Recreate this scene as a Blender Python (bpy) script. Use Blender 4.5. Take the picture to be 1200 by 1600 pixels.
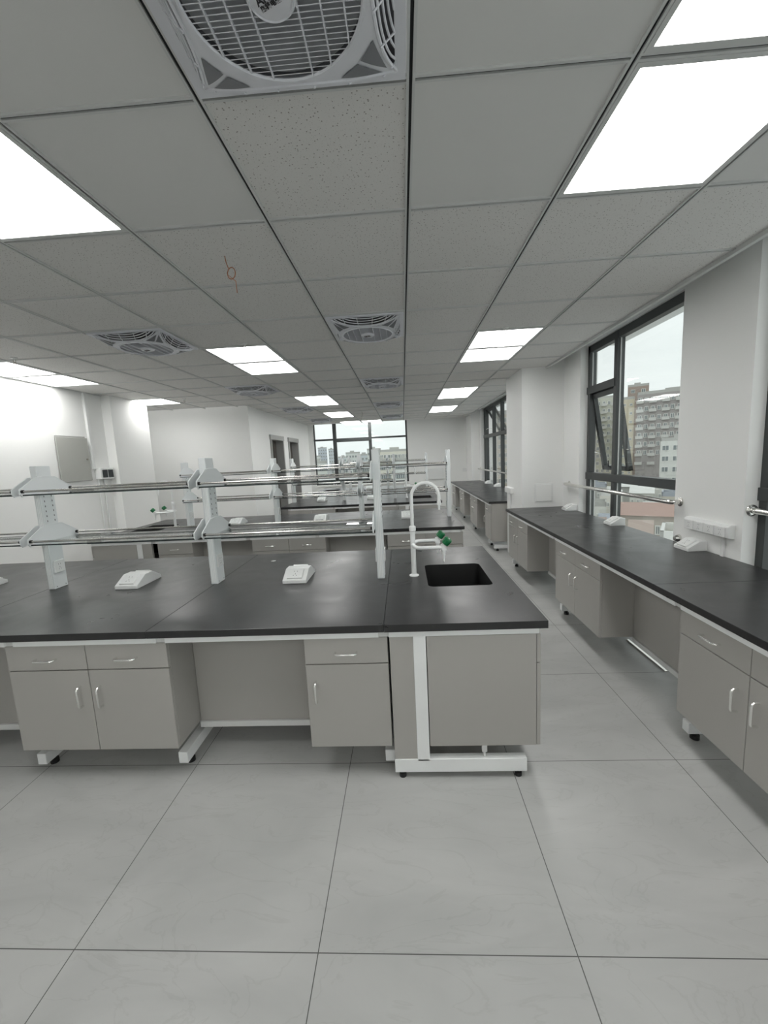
import bpy, bmesh, math, random
from mathutils import Vector, Matrix
random.seed(7)
PI = math.pi
S = bpy.context.scene
C = S.collection
for o in list(bpy.data.objects): bpy.data.objects.remove(o)

# ------------------------------------------------------------------ camera, world, exposure
EYE = 1.5346
cam_d = bpy.data.cameras.new('camera'); cam = bpy.data.objects.new('camera', cam_d); C.objects.link(cam)
cam_d.sensor_fit = 'HORIZONTAL'; cam_d.sensor_width = 36; cam_d.lens = 36*636.13/1200
cam_d.clip_start = .02; cam_d.clip_end = 3000
_p, _y, _r = -0.134386, -0.0517987, -0.0488759
_f = Vector((math.sin(_y)*math.cos(_p), math.cos(_y)*math.cos(_p), math.sin(_p)))
_rt = Vector((math.cos(_y), -math.sin(_y), 0)); _up = _rt.cross(_f)
R2 = _rt*math.cos(_r) + _up*math.sin(_r); U2 = -_rt*math.sin(_r) + _up*math.cos(_r)
M = Matrix((R2, U2, -_f)).transposed().to_4x4(); M.translation = (0, 0, EYE)
cam.matrix_world = M
S.camera = cam
S.view_settings.view_transform = 'Standard'; S.view_settings.look = 'None'
S.view_settings.gamma = 1; S.view_settings.use_curve_mapping = False
S.view_settings.exposure = 0.08
LIGHT_STRENGTH = 9.5
SKY_STRENGTH = 1.35

w = bpy.data.worlds.new('overcast'); S.world = w; w.use_nodes = True
nt = w.node_tree; nt.nodes.clear()
N = lambda t, k: t.nodes.new(k)
out = N(nt, 'ShaderNodeOutputWorld'); bg = N(nt, 'ShaderNodeBackground'); tc = N(nt, 'ShaderNodeTexCoord')
mp = N(nt, 'ShaderNodeMapping'); mp.inputs['Scale'].default_value = (1, 1, 4)
nz = N(nt, 'ShaderNodeTexNoise'); nz.inputs['Scale'].default_value = 2.2; nz.inputs['Detail'].default_value = 5
cr = N(nt, 'ShaderNodeValToRGB')
cr.color_ramp.elements[0].position = .35; cr.color_ramp.elements[0].color = (.70, .735, .73, 1)
cr.color_ramp.elements[1].position = .68; cr.color_ramp.elements[1].color = (.80, .825, .81, 1)
nt.links.new(tc.outputs['Generated'], mp.inputs['Vector']); nt.links.new(mp.outputs[0], nz.inputs['Vector'])
nt.links.new(nz.outputs['Fac'], cr.inputs[0]); nt.links.new(cr.outputs[0], bg.inputs[0]); nt.links.new(bg.outputs[0], out.inputs[0])
bg.inputs[1].default_value = SKY_STRENGTH

# ------------------------------------------------------------------ materials
def mat(name, col, rough=.5, metal=0, spec=.5, noise=0, nscale=20, bump=0, coat=0):
    m = bpy.data.materials.new(name); m.use_nodes = True; t = m.node_tree
    b = t.nodes['Principled BSDF']
    b.inputs['Base Color'].default_value = (*col, 1); b.inputs['Roughness'].default_value = rough
    b.inputs['Metallic'].default_value = metal; b.inputs['Specular IOR Level'].default_value = spec
    b.inputs['Coat Weight'].default_value = coat
    g = N(t, 'ShaderNodeTexCoord'); n = N(t, 'ShaderNodeTexNoise'); n.inputs['Scale'].default_value = nscale
    n.inputs['Detail'].default_value = 4
    t.links.new(g.outputs['Object'], n.inputs['Vector'])
    if noise:
        mx = N(t, 'ShaderNodeMix'); mx.data_type = 'RGBA'
        mx.inputs[6].default_value = (*[c*(1-noise) for c in col], 1); mx.inputs[7].default_value = (*[min(1, c*(1+noise)) for c in col], 1)
        t.links.new(n.outputs['Fac'], mx.inputs[0]); t.links.new(mx.outputs[2], b.inputs['Base Color'])
    if bump:
        bp = N(t, 'ShaderNodeBump'); bp.inputs['Strength'].default_value = bump; bp.inputs['Distance'].default_value = .002
        t.links.new(n.outputs['Fac'], bp.inputs['Height']); t.links.new(bp.outputs[0], b.inputs['Normal'])
    return m
m_wall = mat('white wall paint', (.86, .865, .85), .7, noise=.015, nscale=3, bump=.05)
m_slab = mat('concrete slab', (.5, .5, .5), .9, noise=.05)
m_white = mat('white powder coat', (.88, .895, .89), .35, noise=.01)
m_steel = mat('light grey steel frame', (.70, .705, .695), .4, noise=.02)
m_cab = mat('warm grey cabinet steel', (.42, .407, .383), .42, noise=.02, nscale=2)
m_cab_in = mat('grey cabinet carcass', (.30, .30, .29), .5, noise=.02)
m_rack = mat('rack grey white enamel', (.74, .77, .775), .35, noise=.01)
m_chrome = mat('brushed chrome', (.88, .88, .86), .25, 1, noise=.02)
m_rail = mat('polished stainless', (.78, .77, .74), .14, 1, noise=.02)
m_plastic = mat('white plastic', (.78, .79, .78), .35, noise=.01)
m_plate = mat('white socket plate', (.82, .83, .82), .25, noise=.01)
m_black = mat('black rubber', (.012, .012, .012), .6, noise=.05)
m_basin = mat('black resin basin', (.006, .006, .006), .5, noise=.05)
m_green = mat('green knob plastic', (.012, .17, .06), .3, noise=.05)
m_frame = mat('charcoal aluminium window frame', (.048, .053, .053), .4, noise=.05)
m_gasket = mat('pale window gasket', (.55, .57, .56), .5, noise=.02)
m_door = mat('dark brown door leaf', (.085, .075, .065), .35, noise=.1)
m_doorframe = mat('grey door frame', (.36, .36, .35), .4, noise=.02)
m_panelgrey = mat('grey green electric box paint', (.40, .405, .375), .45, noise=.02)
m_smoke = mat('smoked breaker cover', (.03, .035, .04), .15, noise=.05)
m_grid = mat('light ceiling bar', (.62, .63, .62), .5, noise=.01)
m_groove = mat('dark bar groove', (.015, .016, .017), .7, noise=.02)
m_fan = mat('pale lilac grey fan plastic', (.74, .75, .79), .4, noise=.01)
m_fanin = mat('grey fan interior', (.60, .61, .63), .6, noise=.02)
m_fandk = mat('dark fan recess', (.20, .205, .22), .6, noise=.02)
m_rod = mat('polished chrome rod', (.66, .65, .62), .2, 1, noise=.02)
m_ink = mat('dark print', (.03, .03, .035), .5, noise=.02)
m_wire = mat('orange copper wire', (.38, .14, .05), .4, noise=.05)
m_fitting = mat('dull sprinkler metal', (.32, .29, .25), .35, 1, noise=.05)
m_smooth = mat('smooth ceiling board', (.71, .71, .695), .6, noise=.01, nscale=4)

def mat_perf():
    m = mat('perforated ceiling tile', (.73, .72, .70), .8)
    t = m.node_tree; b = t.nodes['Principled BSDF']; g = N(t, 'ShaderNodeTexCoord')
    v = N(t, 'ShaderNodeTexVoronoi'); v.inputs['Scale'].default_value = 75
    v2 = N(t, 'ShaderNodeTexVoronoi'); v2.inputs['Scale'].default_value = 170
    t.links.new(g.outputs['Object'], v.inputs['Vector']); t.links.new(g.outputs['Object'], v2.inputs['Vector'])
    a = N(t, 'ShaderNodeMath'); a.operation = 'LESS_THAN'; a.inputs[1].default_value = .17
    a2 = N(t, 'ShaderNodeMath'); a2.operation = 'LESS_THAN'; a2.inputs[1].default_value = .13
    t.links.new(v.outputs['Distance'], a.inputs[0]); t.links.new(v2.outputs['Distance'], a2.inputs[0])
    mxm = N(t, 'ShaderNodeMath'); mxm.operation = 'MAXIMUM'
    t.links.new(a.outputs[0], mxm.inputs[0]); t.links.new(a2.outputs[0], mxm.inputs[1])
    mx = N(t, 'ShaderNodeMix'); mx.data_type = 'RGBA'; mx.inputs[6].default_value = (.73, .72, .70, 1); mx.inputs[7].default_value = (.30, .28, .26, 1)
    t.links.new(mxm.outputs[0], mx.inputs[0]); t.links.new(mx.outputs[2], b.inputs['Base Color'])
    return m
m_perf = mat_perf()

def mat_top():
    m = mat('black laminate worktop', (.018, .018, .019), .3, spec=.55)
    t = m.node_tree; b = t.nodes['Principled BSDF']; g = N(t, 'ShaderNodeTexCoord')
    n = N(t, 'ShaderNodeTexNoise'); n.inputs['Scale'].default_value = 3.5; n.inputs['Detail'].default_value = 8; n.inputs['Distortion'].default_value = 1.2
    r = N(t, 'ShaderNodeValToRGB'); r.color_ramp.elements[0].position = .3; r.color_ramp.elements[0].color = (.27,)*3+(1,)
    r.color_ramp.elements[1].position = .75; r.color_ramp.elements[1].color = (.36,)*3+(1,)
    n2 = N(t, 'ShaderNodeTexNoise'); n2.inputs['Scale'].default_value = 9; n2.inputs['Detail'].default_value = 10; n2.inputs['Distortion'].default_value = 2.5
    r2 = N(t, 'ShaderNodeValToRGB'); r2.color_ramp.elements[0].position = .60; r2.color_ramp.elements[0].color = (.022, .022, .023, 1)
    r2.color_ramp.elements[1].position = .8; r2.color_ramp.elements[1].color = (.042, .041, .040, 1)
    t.links.new(g.outputs['Object'], n.inputs['Vector']); t.links.new(g.outputs['Object'], n2.inputs['Vector'])
    t.links.new(n.outputs['Fac'], r.inputs[0]); t.links.new(r.outputs[0], b.inputs['Roughness'])
    t.links.new(n2.outputs['Fac'], r2.inputs[0]); t.links.new(r2.outputs[0], b.inputs['Base Color'])
    return m
m_top = mat_top()

def mat_floor():
    m = mat('grey marbled porcelain', (.42, .43, .42), .3)
    t = m.node_tree; b = t.nodes['Principled BSDF']; g = N(t, 'ShaderNodeTexCoord')
    mpn = N(t, 'ShaderNodeMapping'); mpn.inputs['Rotation'].default_value = (0, 0, .9); mpn.inputs['Scale'].default_value = (1, 2.6, 1)
    n = N(t, 'ShaderNodeTexNoise'); n.inputs['Scale'].default_value = 1.6; n.inputs['Detail'].default_value = 9; n.inputs['Distortion'].default_value = .8
    r = N(t, 'ShaderNodeValToRGB')
    e = r.color_ramp.elements
    e[0].position = .3; e[0].color = (.44, .445, .435, 1); e[1].position = .7; e[1].color = (.53, .532, .52, 1)
    t.links.new(g.outputs['Object'], mpn.inputs['Vector']); t.links.new(mpn.outputs[0], n.inputs['Vector'])
    t.links.new(n.outputs['Fac'], r.inputs[0])
    # veins
    n2 = N(t, 'ShaderNodeTexNoise'); n2.inputs['Scale'].default_value = 2.4; n2.inputs['Detail'].default_value = 12; n2.inputs['Distortion'].default_value = 1.5
    t.links.new(mpn.outputs[0], n2.inputs['Vector'])
    r2 = N(t, 'ShaderNodeValToRGB'); e = r2.color_ramp.elements
    e[0].position = .485; e[0].color = (1, 1, 1, 1); e[1].position = .515; e[1].color = (1, 1, 1, 1)
    k = e.new(.5); k.color = (.93, .93, .925, 1)
    t.links.new(n2.outputs['Fac'], r2.inputs[0])
    mx = N(t, 'ShaderNodeMix'); mx.data_type = 'RGBA'; mx.blend_type = 'MULTIPLY'; mx.inputs[0].default_value = 1
    t.links.new(r.outputs[0], mx.inputs[6]); t.links.new(r2.outputs[0], mx.inputs[7])
    # joints every 0.8 m
    sp = N(t, 'ShaderNodeSeparateXYZ'); t.links.new(g.outputs['Object'], sp.inputs[0])
    def joint(src, off):
        a = N(t, 'ShaderNodeMath'); a.operation = 'SUBTRACT'; a.inputs[1].default_value = off
        p = N(t, 'ShaderNodeMath'); p.operation = 'PINGPONG'; p.inputs[1].default_value = .4
        l = N(t, 'ShaderNodeMath'); l.operation = 'LESS_THAN'; l.inputs[1].default_value = .0016
        t.links.new(src, a.inputs[0]); t.links.new(a.outputs[0], p.inputs[0]); t.links.new(p.outputs[0], l.inputs[0]); return l.outputs[0]
    mxm = N(t, 'ShaderNodeMath'); mxm.operation = 'MAXIMUM'
    t.links.new(joint(sp.outputs[0], -1.1304), mxm.inputs[0]); t.links.new(joint(sp.outputs[1], 1.0692), mxm.inputs[1])
    mj = N(t, 'ShaderNodeMix'); mj.data_type = 'RGBA'; mj.inputs[7].default_value = (.10, .10, .095, 1)
    t.links.new(mxm.outputs[0], mj.inputs[0]); t.links.new(mx.outputs[2], mj.inputs[6]); t.links.new(mj.outputs[2], b.inputs['Base Color'])
    b.inputs['Roughness'].default_value = .34
    return m
m_floor = mat_floor()

def mat_emit(name, col, s):
    m = bpy.data.materials.new(name); m.use_nodes = True; t = m.node_tree; t.nodes.clear()
    o = N(t, 'ShaderNodeOutputMaterial'); e = N(t, 'ShaderNodeEmission'); e.inputs[0].default_value = (*col, 1)
    g = N(t, 'ShaderNodeTexCoord'); n = N(t, 'ShaderNodeTexNoise'); n.inputs['Scale'].default_value = 3
    mr = N(t, 'ShaderNodeMapRange'); mr.inputs[3].default_value = s*.97; mr.inputs[4].default_value = s*1.03
    t.links.new(g.outputs['Object'], n.inputs['Vector']); t.links.new(n.outputs['Fac'], mr.inputs[0]); t.links.new(mr.outputs[0], e.inputs[1])
    t.links.new(e.outputs[0], o.inputs[0]); return m
m_led = mat_emit('lit LED diffuser', (1.0, .995, .975), LIGHT_STRENGTH)

def mat_glass(name, tint, ior=.04, rough=0):
    m = bpy.data.materials.new(name); m.use_nodes = True; t = m.node_tree; t.nodes.clear()
    o = N(t, 'ShaderNodeOutputMaterial'); tr = N(t, 'ShaderNodeBsdfTransparent'); tr.inputs[0].default_value = (*tint, 1)
    gl = N(t, 'ShaderNodeBsdfGlossy'); gl.inputs['Roughness'].default_value = rough
    lw = N(t, 'ShaderNodeLayerWeight'); pw = N(t, 'ShaderNodeMath'); pw.operation = 'POWER'; pw.inputs[1].default_value = 5
    fr = N(t, 'ShaderNodeMath'); fr.operation = 'MULTIPLY_ADD'; fr.inputs[1].default_value = .9; fr.inputs[2].default_value = ior
    t.links.new(lw.outputs['Facing'], pw.inputs[0]); lw.inputs['Blend'].default_value = .5; t.links.new(pw.outputs[0], fr.inputs[0])
    mx = N(t, 'ShaderNodeMixShader'); t.links.new(fr.outputs[0], mx.inputs[0]); t.links.new(tr.outputs[0], mx.inputs[1]); t.links.new(gl.outputs[0], mx.inputs[2])
    t.links.new(mx.outputs[0], o.inputs[0]); return m
m_pane = mat_glass('window glass', (.96, .98, .975), .035)
m_shelf = mat_glass('clear shelf glass', (.95, .975, .97), .05)
m_edge = mat('dark polished glass edge', (.03, .04, .04), .2)

# ------------------------------------------------------------------ helpers
class MB:
    """collects shapes in one bmesh; o = origin subtracted when built"""
    def __init__(s, o=(0, 0, 0)):
        s.bm = bmesh.new(); s.o = Vector(o); s.mi = 0
    def _tag(s, vs):
        for f in {f for v in vs for f in v.link_faces}: f.material_index = s.mi
    def box(s, x0, x1, y0, y1, z0, z1, bev=0, seg=1):
        r = bmesh.ops.create_cube(s.bm, size=1)['verts']
        for v in r:
            v.co = Vector(((x0+x1)/2+v.co.x*abs(x1-x0), (y0+y1)/2+v.co.y*abs(y1-y0), (z0+z1)/2+v.co.z*abs(z1-z0)))
        s._tag(r)
        if bev:
            es = list({e for v in r for e in v.link_edges})
            bmesh.ops.bevel(s.bm, geom=es, offset=bev, segments=seg, affect='EDGES', profile=.6)
        return s
    def cyl(s, p0, p1, r0, r1=None, n=16):
        p0 = Vector(p0); p1 = Vector(p1); r1 = r0 if r1 is None else r1
        d = p1-p0; rot = d.to_track_quat('Z', 'Y').to_matrix().to_4x4()
        r = bmesh.ops.create_cone(s.bm, cap_ends=True, segments=n, radius1=r0, radius2=r1, depth=d.length)['verts']
        bmesh.ops.transform(s.bm, matrix=Matrix.Translation((p0+p1)/2) @ rot, verts=r); s._tag(r); return s
    def tube(s, pts, r, n=10, caps=True):
        pts = [Vector(p) for p in pts]; rings = []; prev = None
        for i, p in enumerate(pts):
            t = ((pts[min(i+1, len(pts)-1)]-p).normalized() + (p-pts[max(i-1, 0)]).normalized()).normalized()
            if prev is None:
                a = Vector((0, 0, 1)) if abs(t.z) < .9 else Vector((1, 0, 0)); u = t.cross(a).normalized()
            else: u = (prev - t*prev.dot(t)).normalized()
            prev = u; v = t.cross(u)
            rr = r[i] if isinstance(r, (list, tuple)) else r
            rings.append([s.bm.verts.new(p+u*math.cos(2*PI*k/n)*rr+v*math.sin(2*PI*k/n)*rr) for k in range(n)])
        for a, b in zip(rings, rings[1:]):
            for k in range(n):
                f = s.bm.faces.new((a[k], a[(k+1) % n], b[(k+1) % n], b[k])); f.material_index = s.mi
        if caps:
            for q in (rings[0][::-1], rings[-1]): s.bm.faces.new(q).material_index = s.mi
        return s
    def lathe(s, prof, c, axis=(0, 0, 1), n=20):
        q = Vector(axis).to_track_quat('Z', 'Y'); c = Vector(c); rings = []
        for r, h in prof:
            rings.append([s.bm.verts.new(c+q @ Vector((r*math.cos(2*PI*k/n), r*math.sin(2*PI*k/n), h))) for k in range(n)])
        for a, b in zip(rings, rings[1:]):
            for k in range(n): s.bm.faces.new((a[k], a[(k+1) % n], b[(k+1) % n], b[k])).material_index = s.mi
        for q2 in (rings[0][::-1], rings[-1]): s.bm.faces.new(q2).material_index = s.mi
        return s
    def prism(s, poly, axis, a, b):
        """poly: 2d outline; axis 'x': (y,z), 'y': (x,z), 'z': (x,y)"""
        def P(p, h): return {'x': (h, p[0], p[1]), 'y': (p[0], h, p[1]), 'z': (p[0], p[1], h)}[axis]
        va = [s.bm.verts.new(P(p, a)) for p in poly]; vb = [s.bm.verts.new(P(p, b)) for p in poly]; n = len(poly)
        fs = [s.bm.faces.new(va), s.bm.faces.new(vb[::-1])]
        for k in range(n): fs.append(s.bm.faces.new((va[k], vb[k], vb[(k+1) % n], va[(k+1) % n])))
        for f in fs: f.material_index = s.mi
        bmesh.ops.recalc_face_normals(s.bm, faces=fs); return s
    def quad(s, *ps):
        f = s.bm.faces.new([s.bm.verts.new(p) for p in ps]); f.material_index = s.mi; return s
    def build(s, name, m, parent=None, smooth=False, kind=None):
        for v in s.bm.verts: v.co -= s.o
        bmesh.ops.recalc_face_normals(s.bm, faces=s.bm.faces[:]) if smooth else None
        me = bpy.data.meshes.new(name)
        if smooth:
            for f in s.bm.faces: f.smooth = True
        s.bm.to_mesh(me); s.bm.free()
        if smooth:
            try: me.set_sharp_from_angle(angle=math.radians(38))
            except Exception: pass
        for k in (m if isinstance(m, (list, tuple)) else [m]): me.materials.append(k)
        o = bpy.data.objects.new(name, me); C.objects.link(o)
        if parent: o.parent = parent
        else: o.location = s.o
        if kind: o['kind'] = kind
        return o

def tag(o, label=None, cat=None, group=None, kind=None):
    if label: o['label'] = label
    if cat: o['category'] = cat
    if group: o['group'] = group
    if kind: o['kind'] = kind
    return o
def thing(name, label, cat, loc=(0, 0, 0), rz=0, group=None):
    o = bpy.data.objects.new(name, None); o.empty_display_size = .1; C.objects.link(o)
    o.location = loc; o.rotation_euler = (0, 0, rz)
    return tag(o, label, cat, group)
def struct(name, loc=(0, 0, 0)):
    o = bpy.data.objects.new(name, None); C.objects.link(o); o.location = loc; o['kind'] = 'structure'; return o
KIDS = {}
def copy_tree(o, parent=None):
    c = o.copy(); C.objects.link(c); c.parent = parent
    for ch in [x for x in bpy.data.objects if x.parent == o]: copy_tree(ch, c)
    return c
def dup(o, loc, rz, label, group=None):
    c = copy_tree(o); c.location = loc; c.rotation_euler = (0, 0, rz); c['label'] = label
    if group: c['group'] = group
    elif 'group' in c.keys(): del c['group']
    return c
def arc(c, r, a0, a1, n, u, v):
    c = Vector(c); u = Vector(u); v = Vector(v)
    return [c+u*(r*math.cos(a0+(a1-a0)*k/n))+v*(r*math.sin(a0+(a1-a0)*k/n)) for k in range(n+1)]
def hole_plate(mb, outer, inner, z0, z1):
    """plate with one hole: outer and inner outlines (x,y)"""
    for z in (z0, z1):
        es = []
        for poly in (outer, inner):
            vs = [mb.bm.verts.new((x, y, z)) for x, y in poly]
            es += [mb.bm.edges.new((vs[k], vs[(k+1) % len(vs)])) for k in range(len(vs))]
        bmesh.ops.triangle_fill(mb.bm, use_beauty=True, edges=es)
    for poly in (outer, inner):
        for k in range(len(poly)):
            a = poly[k]; b = poly[(k+1) % len(poly)]
            mb.quad((*a, z0), (*b, z0), (*b, z1), (*a, z1))
    bmesh.ops.remove_doubles(mb.bm, verts=mb.bm.verts[:], dist=1e-5)
    bmesh.ops.recalc_face_normals(mb.bm, faces=mb.bm.faces[:])
def rrect(x0, x1, y0, y1, r, n=5):
    p = []
    for cx, cy, a in ((x1-r, y1-r, 0), (x0+r, y1-r, PI/2), (x0+r, y0+r, PI), (x1-r, y0+r, 1.5*PI)):
        p += [(cx+r*math.cos(a+PI/2*k/n), cy+r*math.sin(a+PI/2*k/n)) for k in range(n+1)]
    return p

# ------------------------------------------------------------------ room shell
H = 2.558; GX = .0655; GY = 1.2709; T = .6; TOPZ = 3.0
WX = 2.08     # right wall face
LX = -4.15    # left wall face
MB().box(-6.3, 2.5, -2.8, 12.4, -.15, 0).build('floor', m_floor, kind='structure')
MB().box(-6.3, 2.5, -2.8, 12.4, TOPZ, TOPZ+.2).build('ceiling_slab', m_slab, kind='structure')
b = MB()
b.box(WX, 2.5, 2.58, 3.22, 0, TOPZ)
b.box(WX, 2.27, 4.95, 5.42, 0, TOPZ)
b.box(1.55, 2.3, 5.42, 6.2, 0, TOPZ)
b.box(WX, 2.5, 11.02, 11.2, 0, TOPZ)
b.box(1.86, 2.5, 11.2, 12.07, 0, TOPZ)
b.box(2.14, 2.5, 3.22, 4.95, 2.66, TOPZ)
b.box(2.14, 2.5, 6.2, 11.02, 2.66, TOPZ)
b.box(2.14, 2.5, -2.6, 2.58, 2.66, TOPZ)
b.build('wall_right', m_wall, kind='structure')
b = MB()
b.box(LX-.25, LX, -2.6, 5.62, 0, TOPZ)
b.box(LX-.25, -4.02, 5.62, 6.45, 0, TOPZ)
b.box(-6.25, -6.0, 6.45, 7.65, 0, TOPZ)
b.box(-6.25, LX-.25, 6.2, 6.45, 0, TOPZ)
b.build('wall_left', m_wall, kind='structure')
MB().box(-6.0, -2.75, 7.4, 7.65, 0, TOPZ).build('wall_recess', m_wall, kind='structure')
# partition with two door openings
b = MB(); D1 = (8.5, 9.42); D2 = (9.85, 10.75); DH = 2.08
for y0, y1 in ((7.65, D1[0]), (D1[1], D2[0]), (D2[1], 12.07)): b.box(-3.0, -2.75, y0, y1, 0, TOPZ)
for y0, y1 in (D1, D2): b.box(-3.0, -2.75, y0, y1, DH, TOPZ)
b.build('wall_partition', m_wall, kind='structure')
b = MB()
b.box(-3.0, -2.6, 12.07, 12.35, 0, TOPZ); b.box(.16, 2.5, 12.07, 12.35, 0, TOPZ)
b.box(-2.6, .16, 12.07, 12.35, 0, .76); b.box(-2.6, .16, 12.07, 12.35, 2.66, TOPZ)
b.build('wall_far', m_wall, kind='structure')
MB().box(-4.4, 2.5, -2.8, -2.6, 0, TOPZ).build('wall_near', m_wall, kind='structure')

# ceiling: tiles, bars
lights = {}
for j in (-1, 0, 4, 5, 9, 10, 13, 14): lights[(1, j)] = 'r'
for j in (-1, 0, 4, 5, 9, 10, 13, 14): lights[(-3, j)] = 'm'
lights[(-3, 17)] = 'm'; lights[(-2, 17)] = 'm'
for j in (-6, -5): lights[(1, j)] = 'r'; lights[(-3, j)] = 'm'  # unseen panels added behind the viewer to light floor and handles
for k in ((-7, 4), (-7, 5), (-7, 8), (-8, 8)): lights[k] = 'l'
fans = [(-1, -1), (-1, 3), (-1, 7), (-1, 11), (-1, 15), (-4, 3), (-4, 7), (-4, 11), (-4, 15)]
EX = 1.85
def region(y): return LX if y < 5.9 else (-6.0 if y < 7.4 else -2.75)
bs = MB(); bpf = MB()
for i in range(-11, 3):
    for j in range(-7, 18):
        x0 = GX+i*T; y0 = GY+j*T
        if (i, j) in lights or (i, j) in fans: continue
        xl = region(y0+.3)
        if y0+T < -2.6 or x0+T < xl-.3 and x0+T < xl: continue
        x1 = min(x0+T, EX); xa = max(x0, xl-.02)
        if xa >= x1: continue
        smooth_tile = (j <= 0 and i != -1)
        (bs if smooth_tile else bpf).quad((xa, y0, H+.004), (xa, y0+T, H+.004), (x1, y0+T, H+.004), (x1, y0, H+.004))
cs = bs.build('ceiling', m_smooth, kind='structure')
bpf.build('ceiling_perforated_tiles', m_perf, kind='structure')
bg_ = MB(); gr = MB()
W2, G2 = .0125, .0045
def yline(x, y0, y1):
    for sx in (-1, 1):
        bg_.box(x+sx*G2, x+sx*W2, y0, y1, H-.003, H+.005)
    gr.box(x-G2, x+G2, y0, y1, H+.003, H+.006)
for i in range(-10, 3):
    x = GX+i*T
    ys = -2.6 if x > LX else (5.9 if x > -6 else None)
    if ys is None: continue
    ye = 12.07 if x > -2.75 else 7.4
    yline(x, ys, ye)
for j in range(-6, 18):
    y = GY+j*T; xl = region(y)
    for i in range(-11, 3):
        a = max(GX+i*T+W2, xl); c = min(GX+(i+1)*T-W2, EX)
        if c <= a: continue
        for sy in (-1, 1): bg_.box(a, c, y+sy*G2, y+sy*W2, H-.003, H+.005)
        gr.box(a, c, y-G2, y+G2, H+.003, H+.006)
bg_.box(EX-.004, EX+.022, -2.6, 12.07, H-.02, H+.04)
bg_.build('trim_1', m_grid, kind='structure'); gr.build('trim_2', m_groove, kind='structure')
MB().box(EX+.002, EX+.02, -2.6, 12.07, H+.04, TOPZ).build('trim_3', m_wall, kind='structure')

# ------------------------------------------------------------------ windows
def window_frame(name, loc): return struct(name, loc)
FX0, FX1 = 2.165, 2.235
def side_window(name, y0, y1, bars_y, trans, top=2.66, gl=2.205, splits=None):
    w_ = struct(name)
    f = MB()
    f.box(FX0, FX1, y0, y0+.055, 0, top, .002); f.box(FX0, FX1, y1-.055, y1, 0, top, .002)
    f.box(FX0, FX1, y0, y1, top-.075, top, .002); f.box(FX0, FX1, y0, y1, 0, .06, .002)
    f.build('window_frame', m_frame, w_)
    for yb in bars_y: MB().box(FX0-.004, FX1, yb-.032, yb+.032, 0, top, .002).build('mullion', m_frame, w_)
    for (ya, yb, z) in trans: MB().box(FX0-.012, FX1, ya, yb, z-.04, z+.04, .002).build('transom', m_frame, w_)
    return w_
# window seen on the right
W1 = side_window('window_1', 3.22, 4.95, [4.33], [(3.22, 4.95, 1.2), (4.33, 4.95, 2.17)])
p = MB(); gx = 2.2
p.box(gx, gx+.006, 3.27, 4.30, 1.24, 2.59); p.box(gx, gx+.006, 4.36, 4.90, 2.21, 2.59)
p.box(gx, gx+.006, 3.27, 4.30, .06, 1.16); p.box(gx, gx+.006, 4.36, 4.90, .06, 1.16)
p.build('pane', m_pane, W1)
g = MB()
for ya, yb, z0, z1 in ((3.27, 4.30, 1.24, 2.59), (4.36, 4.90, 2.21, 2.59), (3.27, 4.30, .06, 1.16), (4.36, 4.90, .06, 1.16)):
    g.box(gx-.012, gx, yb-.008, yb, z0, z1); g.box(gx-.012, gx, ya, ya+.008, z0, z1)
g.build('gasket', m_gasket, W1)
def sash(parent, ya, yb, ztop, hgt, ang):
    """awning sash, hinged at the top, bottom pushed outwards"""
    f = MB(); ca, sa = math.cos(ang), math.sin(ang)
    def bx(mb, u0, u1, v0, v1, t0=-.022, t1=.022):
        vs = []
        for u in (u0, u1):
            for v in (v0, v1):
                for t in (t0, t1): vs.append(mb.bm.verts.new((2.215+v*sa+t*ca, u, ztop-v*ca+t*sa)))
        for q in ((0, 1, 3, 2), (4, 6, 7, 5), (0, 4, 5, 1), (2, 3, 7, 6), (0, 2, 6, 4), (1, 5, 7, 3)):
            mb.bm.faces.new([vs[k] for k in q])
    bx(f, ya, ya+.05, 0, hgt); bx(f, yb-.05, yb, 0, hgt); bx(f, ya, yb, 0, .05); bx(f, ya, yb, hgt-.05, hgt)
    bmesh.ops.recalc_face_normals(f.bm, faces=f.bm.faces[:])
    so = f.build('sash', m_frame, parent)
    g = MB(); bx(g, ya+.05, yb-.05, .05, hgt-.05, -.003, .003); bmesh.ops.recalc_face_normals(g.bm, faces=g.bm.faces[:])
    g.build('sash_pane', m_pane, so)
    m_ = (ya+yb)/2; bx_, bz = 2.215+hgt*sa*.97, ztop-hgt*ca*.97
    MB().tube([(bx_-.03*ca, m_-.05, bz), (bx_-.06, m_-.05, bz+.005), (bx_-.065, m_+.05, bz+.01), (bx_-.065, m_+.055, bz+.08)], .006, 8).build('handle', m_black, so, True)
    MB().tube([(2.17, yb-.02, ztop-hgt*.78), (2.20, yb+.0, ztop-hgt*.74), (2.215+sa*hgt*.78, yb-.01, ztop-hgt*.78)], .006, 8).build('stay', m_chrome, so, True)
sash(W1, 4.36, 4.925, 2.125, .87, .17)
W2_ = side_window('window_2', 6.2, 11.02, [7.2, 8.3, 9.15, 9.96, 10.77], [(6.2, 11.02, 1.93)])
p = MB(); p.box(gx, gx+.006, 6.25, 9.93, 1.97, 2.59); p.box(gx, gx+.006, 10.8, 10.97, 1.97, 2.59); p.box(gx, gx+.006, 6.25, 10.97, .06, 1.89)
p.build('pane', m_pane, W2_)
sash(W2_, 9.99, 10.74, 2.585, .62, .5)
W0 = side_window('window_3', -2.6, 2.58, [1.6, .6, -.6, -1.6], [(-2.6, 2.58, 1.2)])
p = MB(); p.box(gx, gx+.006, -2.55, 2.53, .06, 1.16); p.box(gx, gx+.006, -2.55, 2.53, 1.24, 2.59); p.build('pane', m_pane, W0)
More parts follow.
